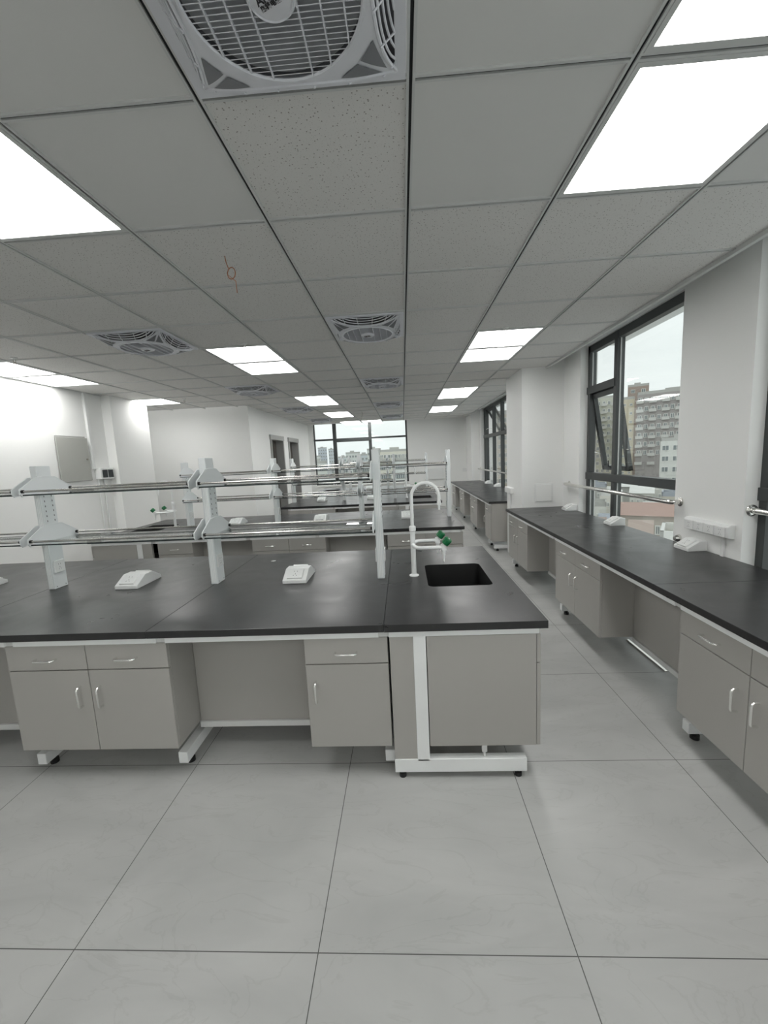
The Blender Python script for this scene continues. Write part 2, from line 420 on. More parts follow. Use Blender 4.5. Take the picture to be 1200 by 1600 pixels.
# far window
W4 = struct('window_4')
f = MB(); Y0, Y1 = 12.12, 12.2
for xa, xb, za, zb in ((-2.6, -2.57, .76, 2.66), (.11, .16, .76, 2.66), (-2.6, .16, 2.62, 2.66), (-2.6, .16, .76, .82)):
    f.box(xa, xb, Y0, Y1, za, zb, .002)
f.build('window_frame', m_frame, W4)
MB().box(-2.03, -1.93, Y0-.02, Y1, .76, 2.66, .002).build('mullion', m_frame, W4)
MB().box(-.975, -.89, Y0-.02, Y1, .76, 2.66, .002).build('mullion', m_frame, W4)
MB().box(-2.6, .16, Y0-.03, Y1, 2.085, 2.135, .002).build('transom', m_frame, W4)
MB().box(-2.0, -.92, Y0-.035, Y1, 2.03, 2.10, .002).build('transom', m_frame, W4)
MB().box(-2.57, .12, 12.15, 12.156, .8, 2.63).build('pane', m_pane, W4)
MB().box(-2.6, .16, 12.0, 12.12, .74, .78, .003).build('trim_4', m_wall, kind='structure')

# ------------------------------------------------------------------ doors in the partition
for k, (y0, y1) in enumerate((D1, D2)):
    d = struct('door_%d' % (k+1))
    f = MB(); t = .06
    f.box(-3.02, -2.72, y0, y0+t, 0, DH, .003); f.box(-3.02, -2.72, y1-t, y1, 0, DH, .003); f.box(-3.02, -2.715, y0-.02, y1+.02, DH-.07, DH+.03, .003)
    f.build('door_frame', m_doorframe, d)
    l = MB(); l.box(-2.93, -2.89, y0+t, y1-t, .01, DH-.07, .003)
    l.box(-2.885, -2.875, y0+.17, y0+.19, .1, DH-.1); l.box(-2.885, -2.875, y1-.3, y1-.28, .1, DH-.1)
    lf = l.build('door_leaf', m_door, d)
    MB().cyl((-2.89, y1-.14, 1.0), (-2.83, y1-.14, 1.0), .012).cyl((-2.835, y1-.14, 1.0), (-2.835, y1-.26, 1.0), .009).build('door_handle', m_chrome, lf, True)

# ------------------------------------------------------------------ ceiling lights
def make_light():
    r = thing('ceiling_light', '', 'ceiling light', (0, 0, H), 0, 'square LED panels set in the ceiling grid')
    f = MB(); a = T/2-W2-.001; c = a-.016
    for s in (-1, 1):
        f.box(s*c, s*a, -a, a, -.004, .012); f.box(-c, c, s*c, s*a, -.004, .012)
    f.build('light_frame', m_grid, r)
    MB().box(-c, c, -c, c, .0, .006).build('diffuser', m_led, r)
    return r
L0 = make_light()
row_txt = {('r', -6): 'added behind the viewer for fill light, right-hand pair, rear half', ('r', -5): 'added behind the viewer for fill light, right-hand pair, front half', ('m', -6): 'added behind the viewer for fill light, left-hand pair, rear half', ('m', -5): 'added behind the viewer for fill light, left-hand pair, front half',
 ('r', -1): 'cut by the top right corner of the picture', ('r', 0): 'large and near on the right, second from the top edge',
 ('r', 4): 'farther back, near half of the right-hand pair', ('r', 5): 'farther back, far half of the right-hand pair',
 ('r', 9): 'near half of the third right-hand pair', ('r', 10): 'far half of the third right-hand pair',
 ('r', 13): 'near half of the small last right-hand pair', ('r', 14): 'far half of the small last right-hand pair',
 ('m', -1): 'on the left just above the near left one', ('m', 0): 'large and near at the left edge of the picture',
 ('m', 4): 'near half of the first centre-left pair', ('m', 5): 'far half of the first centre-left pair',
 ('m', 9): 'near half of the second centre-left pair', ('m', 10): 'far half of the second centre-left pair',
 ('m', 13): 'near half of the third centre-left pair', ('m', 14): 'far half of the third centre-left pair'}
first = True
for (i, j), c in lights.items():
    if (i, j) == (-3, 17): tx = 'left one of the two beside the far window'
    elif (i, j) == (-2, 17): tx = 'right one of the two beside the far window'
    elif (i, j) == (-7, 4): tx = 'near half of the pair above the electric box wall'
    elif (i, j) == (-7, 5): tx = 'far half of the pair above the electric box wall'
    elif (i, j) == (-7, 8): tx = 'right one of the two in the left recess'
    elif (i, j) == (-8, 8): tx = 'left one of the two in the left recess'
    else: tx = row_txt[(c, j)]
    lab = 'lit square ceiling panel, ' + tx
    loc = (GX+(i+.5)*T, GY+(j+.5)*T, H)
    if first: L0.location = loc; L0['label'] = lab; first = False
    else: dup(L0, loc, 0, lab, 'square LED panels set in the ceiling grid')

# ------------------------------------------------------------------ ceiling fans
def make_fan():
    r = thing('ceiling_fan', '', 'fan', (0, 0, H), 0, 'square fans set in the ceiling grid')
    a = T/2-W2-.002
    bw = .028
    dome = .062
    def drop(x, y):       # how far the shell hangs below the ceiling
        q = max(abs(x), abs(y))/a
        rr = math.hypot(x, y)/a
        return dome*(1-max(0, min(1, (rr-.72)/.62))**1.5)*(1 if q < .93 else max(.12, 1-(q-.93)/.07*.8))
    def YI(u): return .210+(.262-.210)*abs(u)**2.2
    # inner boundary of the four side grilles, as arcs bulging towards the centre
    ce = .262
    def side_off(u, d, k, sp=0):
        yin = YI(u); yo = a-bw; d = min(d, yo-yin); v = d/max(1e-6, yo-YI(0))
        x = u*ce*(1+sp*v); y = yin+d; z = -max(drop(u*ce, yin)*(1-min(1, d/max(yo-yin, 1e-6)))+.010, .010)
        c, s = math.cos(k*PI/2), math.sin(k*PI/2)
        return Vector((x*c-y*s, x*s+y*c, z))
    def side_pt(u, v, k):  # k: side, u along -1..1, v 0 inner .. 1 outer edge
        x = u*ce; yin = YI(u); yo = a-bw
        y = yin+(yo-yin)*v
        z = -(dome*.93)*(1-v)-.010*v
        z = -max(drop(x, yin)*(1-v)+.008*v, .008)
        c, s = math.cos(k*PI/2), math.sin(k*PI/2)
        return Vector((x*c-y*s, x*s+y*c, z))
    # shell web between centre ring and side arcs, built on a polar grid
    sh = MB(); n = 192; R0 = .195; rings = []
    def bound(th):
        k = round(th/(PI/2)-1)        # side index, side 0 faces +y
        ph = th-(k*PI/2+PI/2)         # angle from side centre
        t = math.tan(-ph)
        lo, hi = 0, 1.02
        u = 0
        for _ in range(30):
            u = (lo+hi)/2; yin = YI(u)
            if u*ce/yin < abs(t): lo = u
            else: hi = u
        rad = math.hypot(u*ce, YI(u))
        return rad
    for m_i in range(13):
        f_ = m_i/12; ring = []
        for k in range(n):
            th = 2*PI*k/n; rb = bound(th); rr = R0+(rb-R0)*f_
            x, y = rr*math.cos(th), rr*math.sin(th)
            ring.append(sh.bm.verts.new((x, y, -drop(x, y))))
        rings.append(ring)
    for A, B in zip(rings, rings[1:]):
        for k in range(n): sh.bm.faces.new((A[k], A[(k+1) % n], B[(k+1) % n], B[k]))
    # outer corners beyond the web and square border
    for k in range(4):
        th = k*PI/2+PI/4
        pts = []
    for s in (-1, 1):
        for q in (0, 1):
            pa, pb = (a-bw, a)
            if q: sh.box(min(s*pa, s*pb), max(s*pa, s*pb), -a, a, -.012, .006)
            else: sh.box(-a, a, min(s*pa, s*pb), max(s*pa, s*pb), -.012, .006)
    # fan shell ring lips
    sh.tube([(R0*math.cos(t_), R0*math.sin(t_), -dome-.001) for t_ in [2*PI*k/48 for k in range(49)]], .005, 6, False)
    for k in range(4):
        sh.tube([side_pt(-1+2*i_/16, 0, k) for i_ in range(17)], .0045, 6)
    bmesh.ops.recalc_face_normals(sh.bm, faces=sh.bm.faces[:])
    shell = sh.build('fan_shell', m_fan, r, True)
    # corner pockets: triangles laid over the web, recess shade put into their dark colour
    for k in range(4):
        pk = MB()
        for s in (-1, 1):
            c, sn = math.cos(k*PI/2), math.sin(k*PI/2)
            tri = [(.167, .160+.0), (.222, .224), (.120, .205)] if s > 0 else [(.160, .167), (.224, .222), (.205, .120)]
            tri = [(.165, .172), (.226, .236), (.118, .206)] if s > 0 else [(.172, .165), (.236, .226), (.206, .118)]
            A_, B_, C_ = [Vector((x*c-y*sn, x*sn+y*c)) for x, y in tri]; n_ = 8; gp = {}
            for i_ in range(n_+1):
                for j_ in range(n_+1-i_):
                    q_ = A_+(B_-A_)*i_/n_+(C_-A_)*j_/n_; gp[i_, j_] = pk.bm.verts.new((q_.x, q_.y, -drop(q_.x, q_.y)-.0025))
            for i_ in range(n_):
                for j_ in range(n_-i_):
                    pk.bm.faces.new((gp[i_, j_], gp[i_+1, j_], gp[i_, j_+1]))
                    if i_+j_ < n_-1: pk.bm.faces.new((gp[i_+1, j_], gp[i_+1, j_+1], gp[i_, j_+1]))
        pk.build('corner_vent', m_fandk, r)
    # side grilles
    for k in range(4):
        g_ = MB()
        for d in (.010, .020, .030, .040, .050):
            if d >= a-bw-YI(0): continue
            um = min(1, ((a-bw-d-.210)/(.262-.210))**(1/2.2))
            g_.tube([side_off(um*(-1+2*i_/16), d, k) for i_ in range(17)], .0030, 6)
        for u in (-.86, -.52, -.18, .18, .52, .86):
            g_.tube([side_off(u, (a-bw-YI(u))*v/4, k, .25) for v in range(5)], .0026, 5)
        g_.build('side_grille', m_fan, r, True)
    # centre grille: louvres and bars
    g_ = MB()
    for i_ in range(-15, 16):
        y = i_*.0126; hw = math.sqrt(max(0, .192**2-y*y))
        if hw < .02: continue
        g_.prism([(y, -dome-.001), (y+.0115, -dome+.0085), (y+.0126, -dome+.0078), (y+.0016, -dome-.0015)], 'x', -hw, hw)
    for x in (-.15, -.1, -.05, .05, .1, .15):
        hw = math.sqrt(.192**2-x*x); g_.box(x-.0018, x+.0018, -hw, hw, -dome-.004, -dome+.004)
    g_.build('centre_grille', m_fan, r)
    bd = MB(); bd.lathe([(.0, 0), (.053, 0), (.052, -.007), (.049, -.008), (.046, -.013), (.044, -.010), (.040, -.012), (.0, -.014)][1:], (0, 0, -dome+.002), (0, 0, 1), 40)
    bo = bd.build('badge', m_fan, r, True)
    for txt, s, yy in (('AKO', .024, .001), ('奥科电器', .0125, -.011)):
        cu = bpy.data.curves.new('lettering', 'FONT'); cu.body = txt; cu.size = s; cu.align_x = 'CENTER'; cu.extrude = .0003; cu.offset = .0005
        tmp = bpy.data.objects.new('lettering', cu); C.objects.link(tmp)
        bpy.context.view_layer.update()
        me = bpy.data.meshes.new_from_object(tmp.evaluated_get(bpy.context.evaluated_depsgraph_get()))
        bpy.data.objects.remove(tmp)
        to = bpy.data.objects.new('lettering', me); C.objects.link(to); to.parent = bo
        R_ = Matrix.Rotation(-.38, 4, 'Z') @ Matrix.Rotation(PI, 4, 'X')
        me.transform(Matrix.Translation((-.004, 0, -dome-.0128)) @ R_ @ Matrix.Translation((0, yy, 0))); me.materials.clear(); me.materials.append(m_ink)
    # interior
    it = MB()
    it.lathe([(.196, -.042), (.196, -.040), (.001, -.040)], (0, 0, 0), n=48); it.build('fan_motor_cover', m_fanin, r, True)
    MB().box(-a, a, -a, a, .004, .010).build('fan_backing', m_fandk, r)
    return r
F0 = make_fan()
fan_lab = ['large near square fan with round louvred centre, at the top of the picture', 'square ceiling fan with curved side grilles, second along the centre row',
 'square ceiling fan, third along the centre row', 'square ceiling fan, fourth along the centre row', 'farthest square ceiling fan of the centre row',
 'square ceiling fan with curved grilles, nearest on the left between the lamp pairs', 'square ceiling fan, second of the left row beyond the lamp pair',
 'square ceiling fan, third of the left row beside the small lamps', 'farthest square ceiling fan of the left row above the far window']
for k, (i, j) in enumerate(fans):
    loc = (GX+(i+.5)*T, GY+(j+.5)*T, H)
    if k == 0: F0.location = loc; F0['label'] = fan_lab[0]
    else: dup(F0, loc, 0, fan_lab[k], 'square fans set in the ceiling grid')

# sprinklers and hanging wires
def make_sprinkler():
    r = thing('sprinkler', '', 'sprinkler', (0, 0, H), 0, 'sprinkler heads under the ceiling')
    MB().lathe([(.026, .003), (.026, -.003), (.010, -.006), (.009, -.018), (.004, -.020)], (0, 0, 0), n=16).build('escutcheon', m_plastic, r, True)
    MB().tube([(-.009, 0, -.016), (-.012, 0, -.03), (0, 0, -.045), (.012, 0, -.03), (.009, 0, -.016)], .0022, 6).cyl((0, 0, -.044), (0, 0, -.047), .013).build('deflector', m_fitting, r, True)
    return r
sp0 = make_sprinkler()
spr = [((-3.392, 3.60), 'small brass sprinkler beside the pair of panels above the electric box wall'), ((-1.325, 3.62), 'small brass sprinkler before the first centre-left lamp pair'),
 ((-3.308, 6.28), 'small sprinkler before the recess lamps'), ((.91, 3.64), 'small brass sprinkler before the right-hand lamp pair'), ((1.0, 6.62), 'small sprinkler before the third right-hand lamp pair')
 , ((-1.4, 6.6), 'small sprinkler before the second centre-left lamp pair')]
for k, ((x, y), lab) in enumerate(spr):
    if k == 0: sp0.location = (x, y, H); sp0['label'] = lab
    else: dup(sp0, (x, y, H), 0, lab, 'sprinkler heads under the ceiling')
pts = [(0, 0, 0), (.004, 0, -.03), (.012, 0, -.055)]
pts += [(.026+.020*math.cos(a), .006*math.sin(a), -.082+.030*math.sin(a)) for a in [PI-.9-k*.5 for k in range(24)]]
pts += [(.045, 0, -.12), (.046, .0, -.175)]
tag(MB().tube(pts, .0022, 6).build('hanging_wire', m_wire, None, True), 'orange knotted wire hanging from a left perforated ceiling tile', 'wire').location = (-.838, 2.133, H)
tag(MB().tube([(0, 0, 0), (.02, 0, -.05), (-.01, 0, -.11), (-.03, 0, -.17), (.02, 0, -.24)], .004, 6).build('hanging_wire', m_fitting, None, True), 'dark wire dangling from the ceiling before the far window', 'wire').location = (-.869, 9.3, H)

# ------------------------------------------------------------------ bench parts
ZT = .78; TH = .035
def handle_mb(L, vertical):
    d = .028; r = .0045; h = L/2
    p_ = [(-h, 0), (-h, -d+.010), (-h+.004, -d+.004), (-h+.012, -d), (h-.012, -d), (h-.004, -d+.004), (h, -d+.010), (h, 0)]
    r = .0054
    return MB().tube([((0, y, x) if vertical else (x, y, 0)) for x, y in p_], r, 8)
def make_cabinet(n, w_each, single_left=True):
    """base cabinet facing -y, left front edge at x=0, drawers above doors"""
    wd = n*w_each
    r = thing('base_cabinet', '', 'cabinet')
    c = MB(); z0, z1 = .165, .715; dpt = .44
    c.box(.001, wd-.001, .019, dpt, z0, z1, .001)
    c.build('body', m_cab, r)
    for k in range(n):
        a, b_ = k*w_each+.0015, (k+1)*w_each-.0015
        d = MB().box(a, b_, 0, .018, .589, z1-.001, .0015).build('drawer', m_cab, r)
        hm = handle_mb(.1, False)
        for v in hm.bm.verts: v.co += Vector(((a+b_)/2, 0, .645))
        hm.build('handle', m_chrome, d, True)
        d = MB().box(a, b_, 0, .018, z0, .584, .0015).build('door', m_cab, r)
        if n == 2: hx = w_each-.05 if k == 0 else w_each+.05
        else: hx = .045 if single_left else wd-.045
        hm = handle_mb(.1, True)
        for v in hm.bm.verts: v.co += Vector((hx, 0, .452))
        hm.build('handle', m_chrome, d, True)
    return r
cab_cache = {}
def cabinet(n, w_each, loc, rz, label, group, left=True):
    key = (n, round(w_each, 3), left)
    if key not in cab_cache:
        r = make_cabinet(n, w_each, left); cab_cache[key] = r
        r.location = loc; r.rotation_euler = (0, 0, rz); r['label'] = label; r['group'] = group; return r
    return dup(cab_cache[key], loc, rz, label, group)

def rz_pt(x, y, c, s): return (x*c-y*s, x*s+y*c)

# --- socket box standing on worktops (double sided wedge), local: faces -y and +y
def holes(mb, c, u, v, s=1.0):
    """small socket slots on a plate; c centre, u right, v up (unit vectors), raised 0.6 mm"""
    c = Vector(c); u = Vector(u).normalized(); v = Vector(v).normalized(); n = u.cross(v)
    def bar(du, dv, w_, h_, a):
        ax = u*math.cos(a)+v*math.sin(a); ay = v*math.cos(a)-u*math.sin(a); q = c+u*du*s+v*dv*s+n*.0006
        mb.quad(q-ax*w_*s-ay*h_*s, q+ax*w_*s-ay*h_*s, q+ax*w_*s+ay*h_*s, q-ax*w_*s+ay*h_*s)
    bar(-.008, .014, .0012, .004, 0); bar(.008, .014, .0012, .004, 0)
    bar(0, -.006, .0012, .004, 0); bar(-.008, -.018, .0012, .004, -.6); bar(.008, -.018, .0012, .004, .6)
def make_socket(double=True):
    r = thing('desk_socket_box', '', 'socket box', (0, 0, 0), 0)
    w_ = .075; d = .13 if double else .10
    if double: prof = [(-d, 0), (-d, .022), (-.035, .072), (.035, .072), (d, .022), (d, 0)]
    else: prof = [(-.07, 0), (-.07, .022), (.012, .07), (.06, .07), (.06, 0)]
    c = MB().prism(prof, 'x', -w_, w_)
    es = [e for e in c.bm.edges]; bmesh.ops.bevel(c.bm, geom=es, offset=.002, segments=1, affect='EDGES')
    c.build('housing', m_plastic, r)
    sl = [(-1, prof[1], prof[2])] + ([(1, prof[4], prof[3])] if double else [])
    for s, lo, hi in sl:
        lo = Vector((0, lo[0], lo[1])); hi = Vector((0, hi[0], hi[1])); up = (hi-lo).normalized(); mid = (lo+hi)/2
        rt = Vector((1, 0, 0)) if s < 0 else Vector((-1, 0, 0)); n = rt.cross(up)
        b_ = MB(); hw, hh = .048, .043
        vs = []
        for t_, k_ in ((0, 1), (.010, .97)):
            for a_, b__ in ((-1, -1), (1, -1), (1, 1), (-1, 1)): vs.append(b_.bm.verts.new(mid+rt*hw*a_*k_+up*hh*b__*k_+n*t_))
        for q in ((3, 2, 1, 0), (4, 5, 6, 7), (0, 1, 5, 4), (1, 2, 6, 5), (2, 3, 7, 6), (3, 0, 4, 7)): b_.bm.faces.new([vs[i_] for i_ in q])
        pl = b_.build('socket_plate', m_plate, r)
        h_ = MB(); holes(h_, mid+n*.010, rt, up, 1.15); h_.build('socket_holes', m_ink, pl)
    return r
SD = make_socket(True); SS = make_socket(False)
used = set()
def socket(proto, loc, rz, label, group):
    if proto.name not in used:
        used.add(proto.name); proto.location = loc; proto.rotation_euler = (0, 0, rz); proto['label'] = label; proto['group'] = group; return proto
    return dup(proto, loc, rz, label, group)

# --- faucet, sink on the +x side of it; mir = -1 for sink on the other side
def make_faucet(x, y, s, label, extra=False):
    r = thing('lab_faucet', label, 'faucet', (x, y, ZT), 0, 'white lab taps with green knobs')
    R = .014
    MB().lathe([(.030, 0), (.030, .005), (.018, .010), (.016, .014)], (0, 0, 0), n=24).build('base_flange', m_white, r, True)
    MB().cyl((0, 0, .008), (0, 0, .30), .0155, n=20).lathe([(.0155, .285), (.021, .290), (.021, .315), (.013, .322)], (0, 0, 0), n=20).build('stem', m_white, r, True)
    P_ = [(0, 0, .31), (0, 0, .47)]+[(s*(.085-.085*math.cos(a)), 0, .50+.085*math.sin(a)) for a in [PI*k/14 for k in range(15)]]+[(s*.17, 0, .455)]
    MB().tube(P_, .0105, 12).build('gooseneck', m_white, r, True)
    MB().cyl((s*.17, 0, .468), (s*.17, 0, .445), .0125).cyl((s*.17, 0, .446), (s*.17, 0, .415), .008, .007).build('spout_tip', m_white, r, True)
    for dy, ln in ((-.105, .172), (.105, .155)):
        ap = [(0, 0, .20), (s*.008, dy*.6, .20), (s*.025, dy*.9, .20), (s*.05, dy, .20), (s*ln, dy, .20)]
        MB().tube(ap, [.012]*5, 12).build('side_arm', m_white, r, True)
        v = MB(); v.lathe([(.010, -.022), (.017, -.018), (.017, .018), (.010, .022)], (s*(ln+.008), dy, .20), (0, 0, 1), 16)
        v.cyl((s*(ln+.008), dy, .185), (s*(ln+.008), dy, .150), .013, .010).cyl((s*(ln+.008), dy, .152), (s*(ln+.008), dy, .110), .008, .004)
        v.cyl((s*(ln+.008), dy, .205), (s*(ln+.022), dy, .228), .009)
        v.build('valve', m_white, r, True)
        dx = Vector((s*.62, -.25 if dy < 0 else -.1, .75)).normalized(); c0 = Vector((s*(ln+.016), dy, .222))
        k = MB()
        k.lathe([(.020, 0), (.025, .004), (.026, .034), (.021, .041), (.006, .042)], c0, dx, 10)
        k.build('knob', m_green, r)
        MB().cyl(c0+dx*.0415, c0+dx*.044, .006, n=10).build('knob_cap', m_plastic, r)
    if extra:
        ap = [(0, 0, .22), (s*.02, 0, .225), (s*.20, -.0, .225)]
    return r

# --- reagent rack
def post_mb(x, cy, end=None):
    hx, hy = .0225, .0525
    b_ = MB(); b_.box(x-hx, x+hx, cy-hy, cy+hy, ZT, 1.583, .003); return b_
def make_rack(xs, cy, sink_side, label):
    """xs: post positions from left to right"""
    r = thing('reagent_rack', label, 'rack', ((xs[0]+xs[-1])/2, cy, ZT), 0, 'two-tier glass racks on the islands'); o = r.location.copy()
    def B(): return MB(o)
    hx, hy = .0225, .0525
    for k, x in enumerate(xs):
        b_ = B(); b_.box(x-hx, x+hx, cy-hy, cy+hy, ZT, 1.583, .003)
        po = b_.build('post', m_rack, r)
        # rounded ridges down the narrow faces and slot rows on the wide faces
        rd = B()
        for sy in (-1, 1):
            for dx in (-.010, 0, .010): rd.box(x+dx-.002, x+dx+.002, cy+sy*hy-.0015, cy+sy*hy+.0015, ZT+.01, 1.40)
        rd.build('post_ridge', m_white, po)
        sl = B()
        for sx in (-1, 1):
            for dy in (-.028, .028):
                z = ZT+.38
                while z < 1.40:
                    xx = x+sx*(hx+.0004); sl.box(xx-.0006, xx+.0006, cy+dy-.002, cy+dy+.002, z, z+.011); z += .032
            for dy in (-.035, .035):
                xx = x+sx*(hx+.0004); sl.box(xx-.0006, xx+.0006, cy+dy-.0025, cy+dy+.0025, ZT+.012, ZT+.017)
        sl.build('slot_row', m_ink, po)
        for sx in (-1, 1):
            if (k == len(xs)-1 and sx > 0 and sink_side > 0) or (k == 0 and sx < 0 and sink_side < 0): pass
            ou = B(); xx = x+sx*(hx+.004); ou.box(xx-.004, xx+.004, cy-.038, cy+.038, ZT+.105, ZT+.185, .0015)
            oo = ou.build('outlet', m_plate, po)
            h_ = B(); rt = Vector((0, sx, 0)); holes(h_, (xx+sx*.004, cy, ZT+.145), rt, (0, 0, 1)); h_.build('socket_holes', m_ink, oo)
        for zr in (1.432, 1.124):
            for sx in (-1, 1):
                if (k == 0 and sx < 0) or (k == len(xs)-1 and sx > 0): continue
                br = B()
                q = [(-.19, .012), (-.075, .078), (-.055, .083), (.055, .083), (.075, .078), (.19, .012), (.19, -.018), (.178, -.034), (.12, -.024), (-.12, -.024), (-.178, -.034), (-.19, -.018)]
                xx = x+sx*(hx+.0025); br.prism([(cy+a, zr+c_) for a, c_ in q], 'x', xx-.0025, xx+.0025)
                # folded rim along the sloping edges
                for s2 in (-1, 1):
                    br.tube([(xx, cy+s2*.19, zr-.015), (xx, cy+s2*.19, zr+.012), (xx, cy+s2*.075, zr+.078), (xx, cy, zr+.083)], .004, 6)
                bo = br.build('bracket', m_rack, r)
                c_ = B()
                for s2 in (-1, 1): c_.cyl((xx+sx*.001, cy+s2*.178, zr), (xx+sx*.014, cy+s2*.178, zr), .010, n=14)
                c_.build('rod_cap', m_black, bo, True)
    for a, c in zip(xs, xs[1:]):
        for zr in (1.432, 1.124):
            for s2 in (-1, 1):
                B().cyl((a+hx+.006, cy+s2*.178, zr), (c-hx-.006, cy+s2*.178, zr), .0062, n=12).build('rod', m_rod, r, True)
            g_ = B(); x0, x1 = a+hx+.004, c-hx-.004; y0, y1 = cy-.172, cy+.172; z = zr-.026
            g_.box(x0, x1, y0, y1, z, z+.007)
            gl = g_.build('glass_shelf', m_shelf, r)
            e_ = B()
            for s2 in (-1, 1):
                yy = cy+s2*.1735; e_.box(x0, x1, yy-.0012, yy+.0012, z-.0005, z+.0075)
            e_.build('shelf_edge', m_edge, gl)
    return r

# --- island
def island(idx, cy, c, s, xr, xl, cabs, cabshift, words):
    """s=1: sink at the right end; s=-1: mirrored about x=c. xr, xl in the unmirrored frame"""
    def X(x): return x if s > 0 else 2*c-x
    def bx(mb, x0, x1, *a, **k):
        p0, p1 = sorted((X(x0), X(x1))); mb.box(p0, p1, *a, **k)
    YF, YB = cy-.757, cy+.757
    # worktop, in slabs with fine seams
    wt = thing('worktop', words+' black worktop', 'worktop', ((X(xr)+X(xl))/2, cy, ZT-TH)); o = wt.location.copy()
    cuts = [xl] + [v for v in (-2.36, -1.235, -.118) if v > xl+.3] + [xr]
    for a, b_ in zip(cuts, cuts[1:]):
        m_ = MB(o)
        if b_ == xr:
            p0, p1 = sorted((X(a+.0008), X(b_))); h0, h1 = sorted((X(.118), X(.49)))
            hole_plate(m_, [(p0, YF), (p1, YF), (p1, YB), (p0, YB)], rrect(h0, h1, cy-.235, cy+.24, .035), ZT-TH, ZT)
            m_.build('worktop_slab', m_top, wt)
        else:
            bx(m_, a+.0008, b_-.0008, YF, YB, ZT-TH, ZT, .0015); m_.build('worktop_slab', m_top, wt)
    # sink basin
    h0, h1 = sorted((X(.118), X(.49)))
    sk = thing('sink', 'black rectangular sink let into '+words, 'sink', ((h0+h1)/2, cy, ZT-.3), 0); o = sk.location.copy()
    m_ = MB(o); A = rrect(h0, h1, cy-.235, cy+.24, .035); Bq = rrect(h0+.02, h1-.02, cy-.215, cy+.22, .03)
    va = [m_.bm.verts.new((x, y, ZT-.004)) for x, y in A]; vb = [m_.bm.verts.new((x, y, ZT-.27)) for x, y in Bq]
    vo = [m_.bm.verts.new((x+(.006 if x > (h0+h1)/2 else -.006), y+(.006 if y > cy else -.006), ZT-.036)) for x, y in A]
    vu = [m_.bm.verts.new((x, y, ZT-.278)) for x, y in Bq]
    n = len(A)
    for k in range(n):
        k2 = (k+1) % n
        m_.bm.faces.new((va[k], vb[k], vb[k2], va[k2])); m_.bm.faces.new((va[k2], vo[k2], vo[k], va[k])); m_.bm.faces.new((vo[k2], vu[k2], vu[k], vo[k]))
    m_.bm.faces.new(vb[::-1]); m_.bm.faces.new(vu)
    m_.build('basin', m_basin, sk, True)
    MB(o).cyl(((h0+h1)/2, cy, ZT-.271), ((h0+h1)/2, cy, ZT-.262), .035, n=24).build('drain', m_fitting, sk, True)
    # frame
    fr = thing('bench_frame', 'white steel frame and grey panels under '+words, 'frame', ((X(xr)+X(xl))/2, cy, 0)); o = fr.location.copy()
    ap = [(-.099, .58), (-1.155, -.145), (-1.907, -1.198)]
    if xl < -3: ap += [(-2.60, -1.95), (-3.44, -2.645)]
    fxs = [-.122, -1.177, -1.93] + ([-2.622, -3.44] if xl < -3 else [])
    for a, b_ in ap:
        for yy in (cy-.745, cy+.735):
            m_ = MB(o); bx(m_, a, b_, yy, yy+.012, .716, ZT-TH-.001, bev=.001); m_.build('front_rail', m_white, fr)
    for x in fxs:
        m_ = MB(o)
        bx(m_, x-.022, x+.022, cy-.735, cy+.735, .716, ZT-TH-.001); m_.build('top_arm', m_steel, fr)
        for sy in (-1, 1):
            m_ = MB(o); yy = cy+sy*.22; bx(m_, x-.022, x+.022, yy-.03, yy+.03, .09, .716); m_.build('leg', m_steel, fr)
        m_ = MB(o); bx(m_, x-.024, x+.024, cy-.68, cy+.68, .04, .1, bev=.002); ft = m_.build('foot_bar', m_white, fr)
        for sy in (-1, 1):
            MB(o).cyl((X(x), cy+sy*.61, .0), (X(x), cy+sy*.61, .022), .020, n=16).cyl((X(x), cy+sy*.61, .02), (X(x), cy+sy*.61, .042), .012).build('foot_pad', m_black, ft, True)
    # end assembly on the long faces beside the sink
    for sy in (-1, 1):
        y0, y1 = sorted((cy+sy*.745, cy+sy*.705))
        m_ = MB(o); bx(m_, .012, .070, y0, y1, .09, .716, bev=.002); m_.build('leg', m_white, fr)
        m_ = MB(o); bx(m_, -.098, .525, y0, y1+.0, .032, .1, bev=.002); ft = m_.build('foot_bar', m_white, fr)
        m_ = MB(o); bx(m_, -.096, .012, min(y0, y1)+.004, max(y0, y1)-.004, .1, .716); m_.build('filler_panel', m_cab, fr)
        for xx in (-.062, .488):
            MB(o).cyl((X(xx), cy+sy*.725, 0), (X(xx), cy+sy*.725, .02), .017, n=16).cyl((X(xx), cy+sy*.725, .018), (X(xx), cy+sy*.725, .034), .010).build('foot_pad', m_black, ft, True)
        m_ = MB(o); bx(m_, .318, .342, min(y0, y1)+.01, max(y0, y1)-.01, .125, .17, bev=.002); m_.cyl((X(.33), cy+sy*.725, .1), (X(.33), cy+sy*.725, .128), .006).build('strut', m_steel, fr)
    # knee space panels
    kn = [(-1.155, -.497)] + ([(-2.6, -1.96)] if xl < -3 else [])
    if s < 0: kn = [(a-.055, b_-.055) for a, b_ in kn] if xl < -3 else kn
    for a, b_ in kn:
        for sy in (-1, 1):
            m_ = MB(o); y = cy+sy*.51
            bx(m_, a+.002, b_-.002, y-.008, y+.008, .165, .716); m_.build('knee_panel', m_cab, fr)
            m_ = MB(o); bx(m_, a+.002, b_-.002, y-.02, y+.02, .132, .164, bev=.001); m_.build('lower_rail', m_steel, fr)
    # sink cabinet, doors on the end
    x0, x1 = sorted((X(.074), X(.568))); xd = X(.587)
    sc = thing('sink_cabinet', 'grey sink cabinet at the end of '+words, 'cabinet', ((x0+x1)/2, cy, .165)); o = sc.location.copy()
    m_ = MB(o); m_.box(x0, x1, cy-.742, cy-.45, .165, .714, .001)
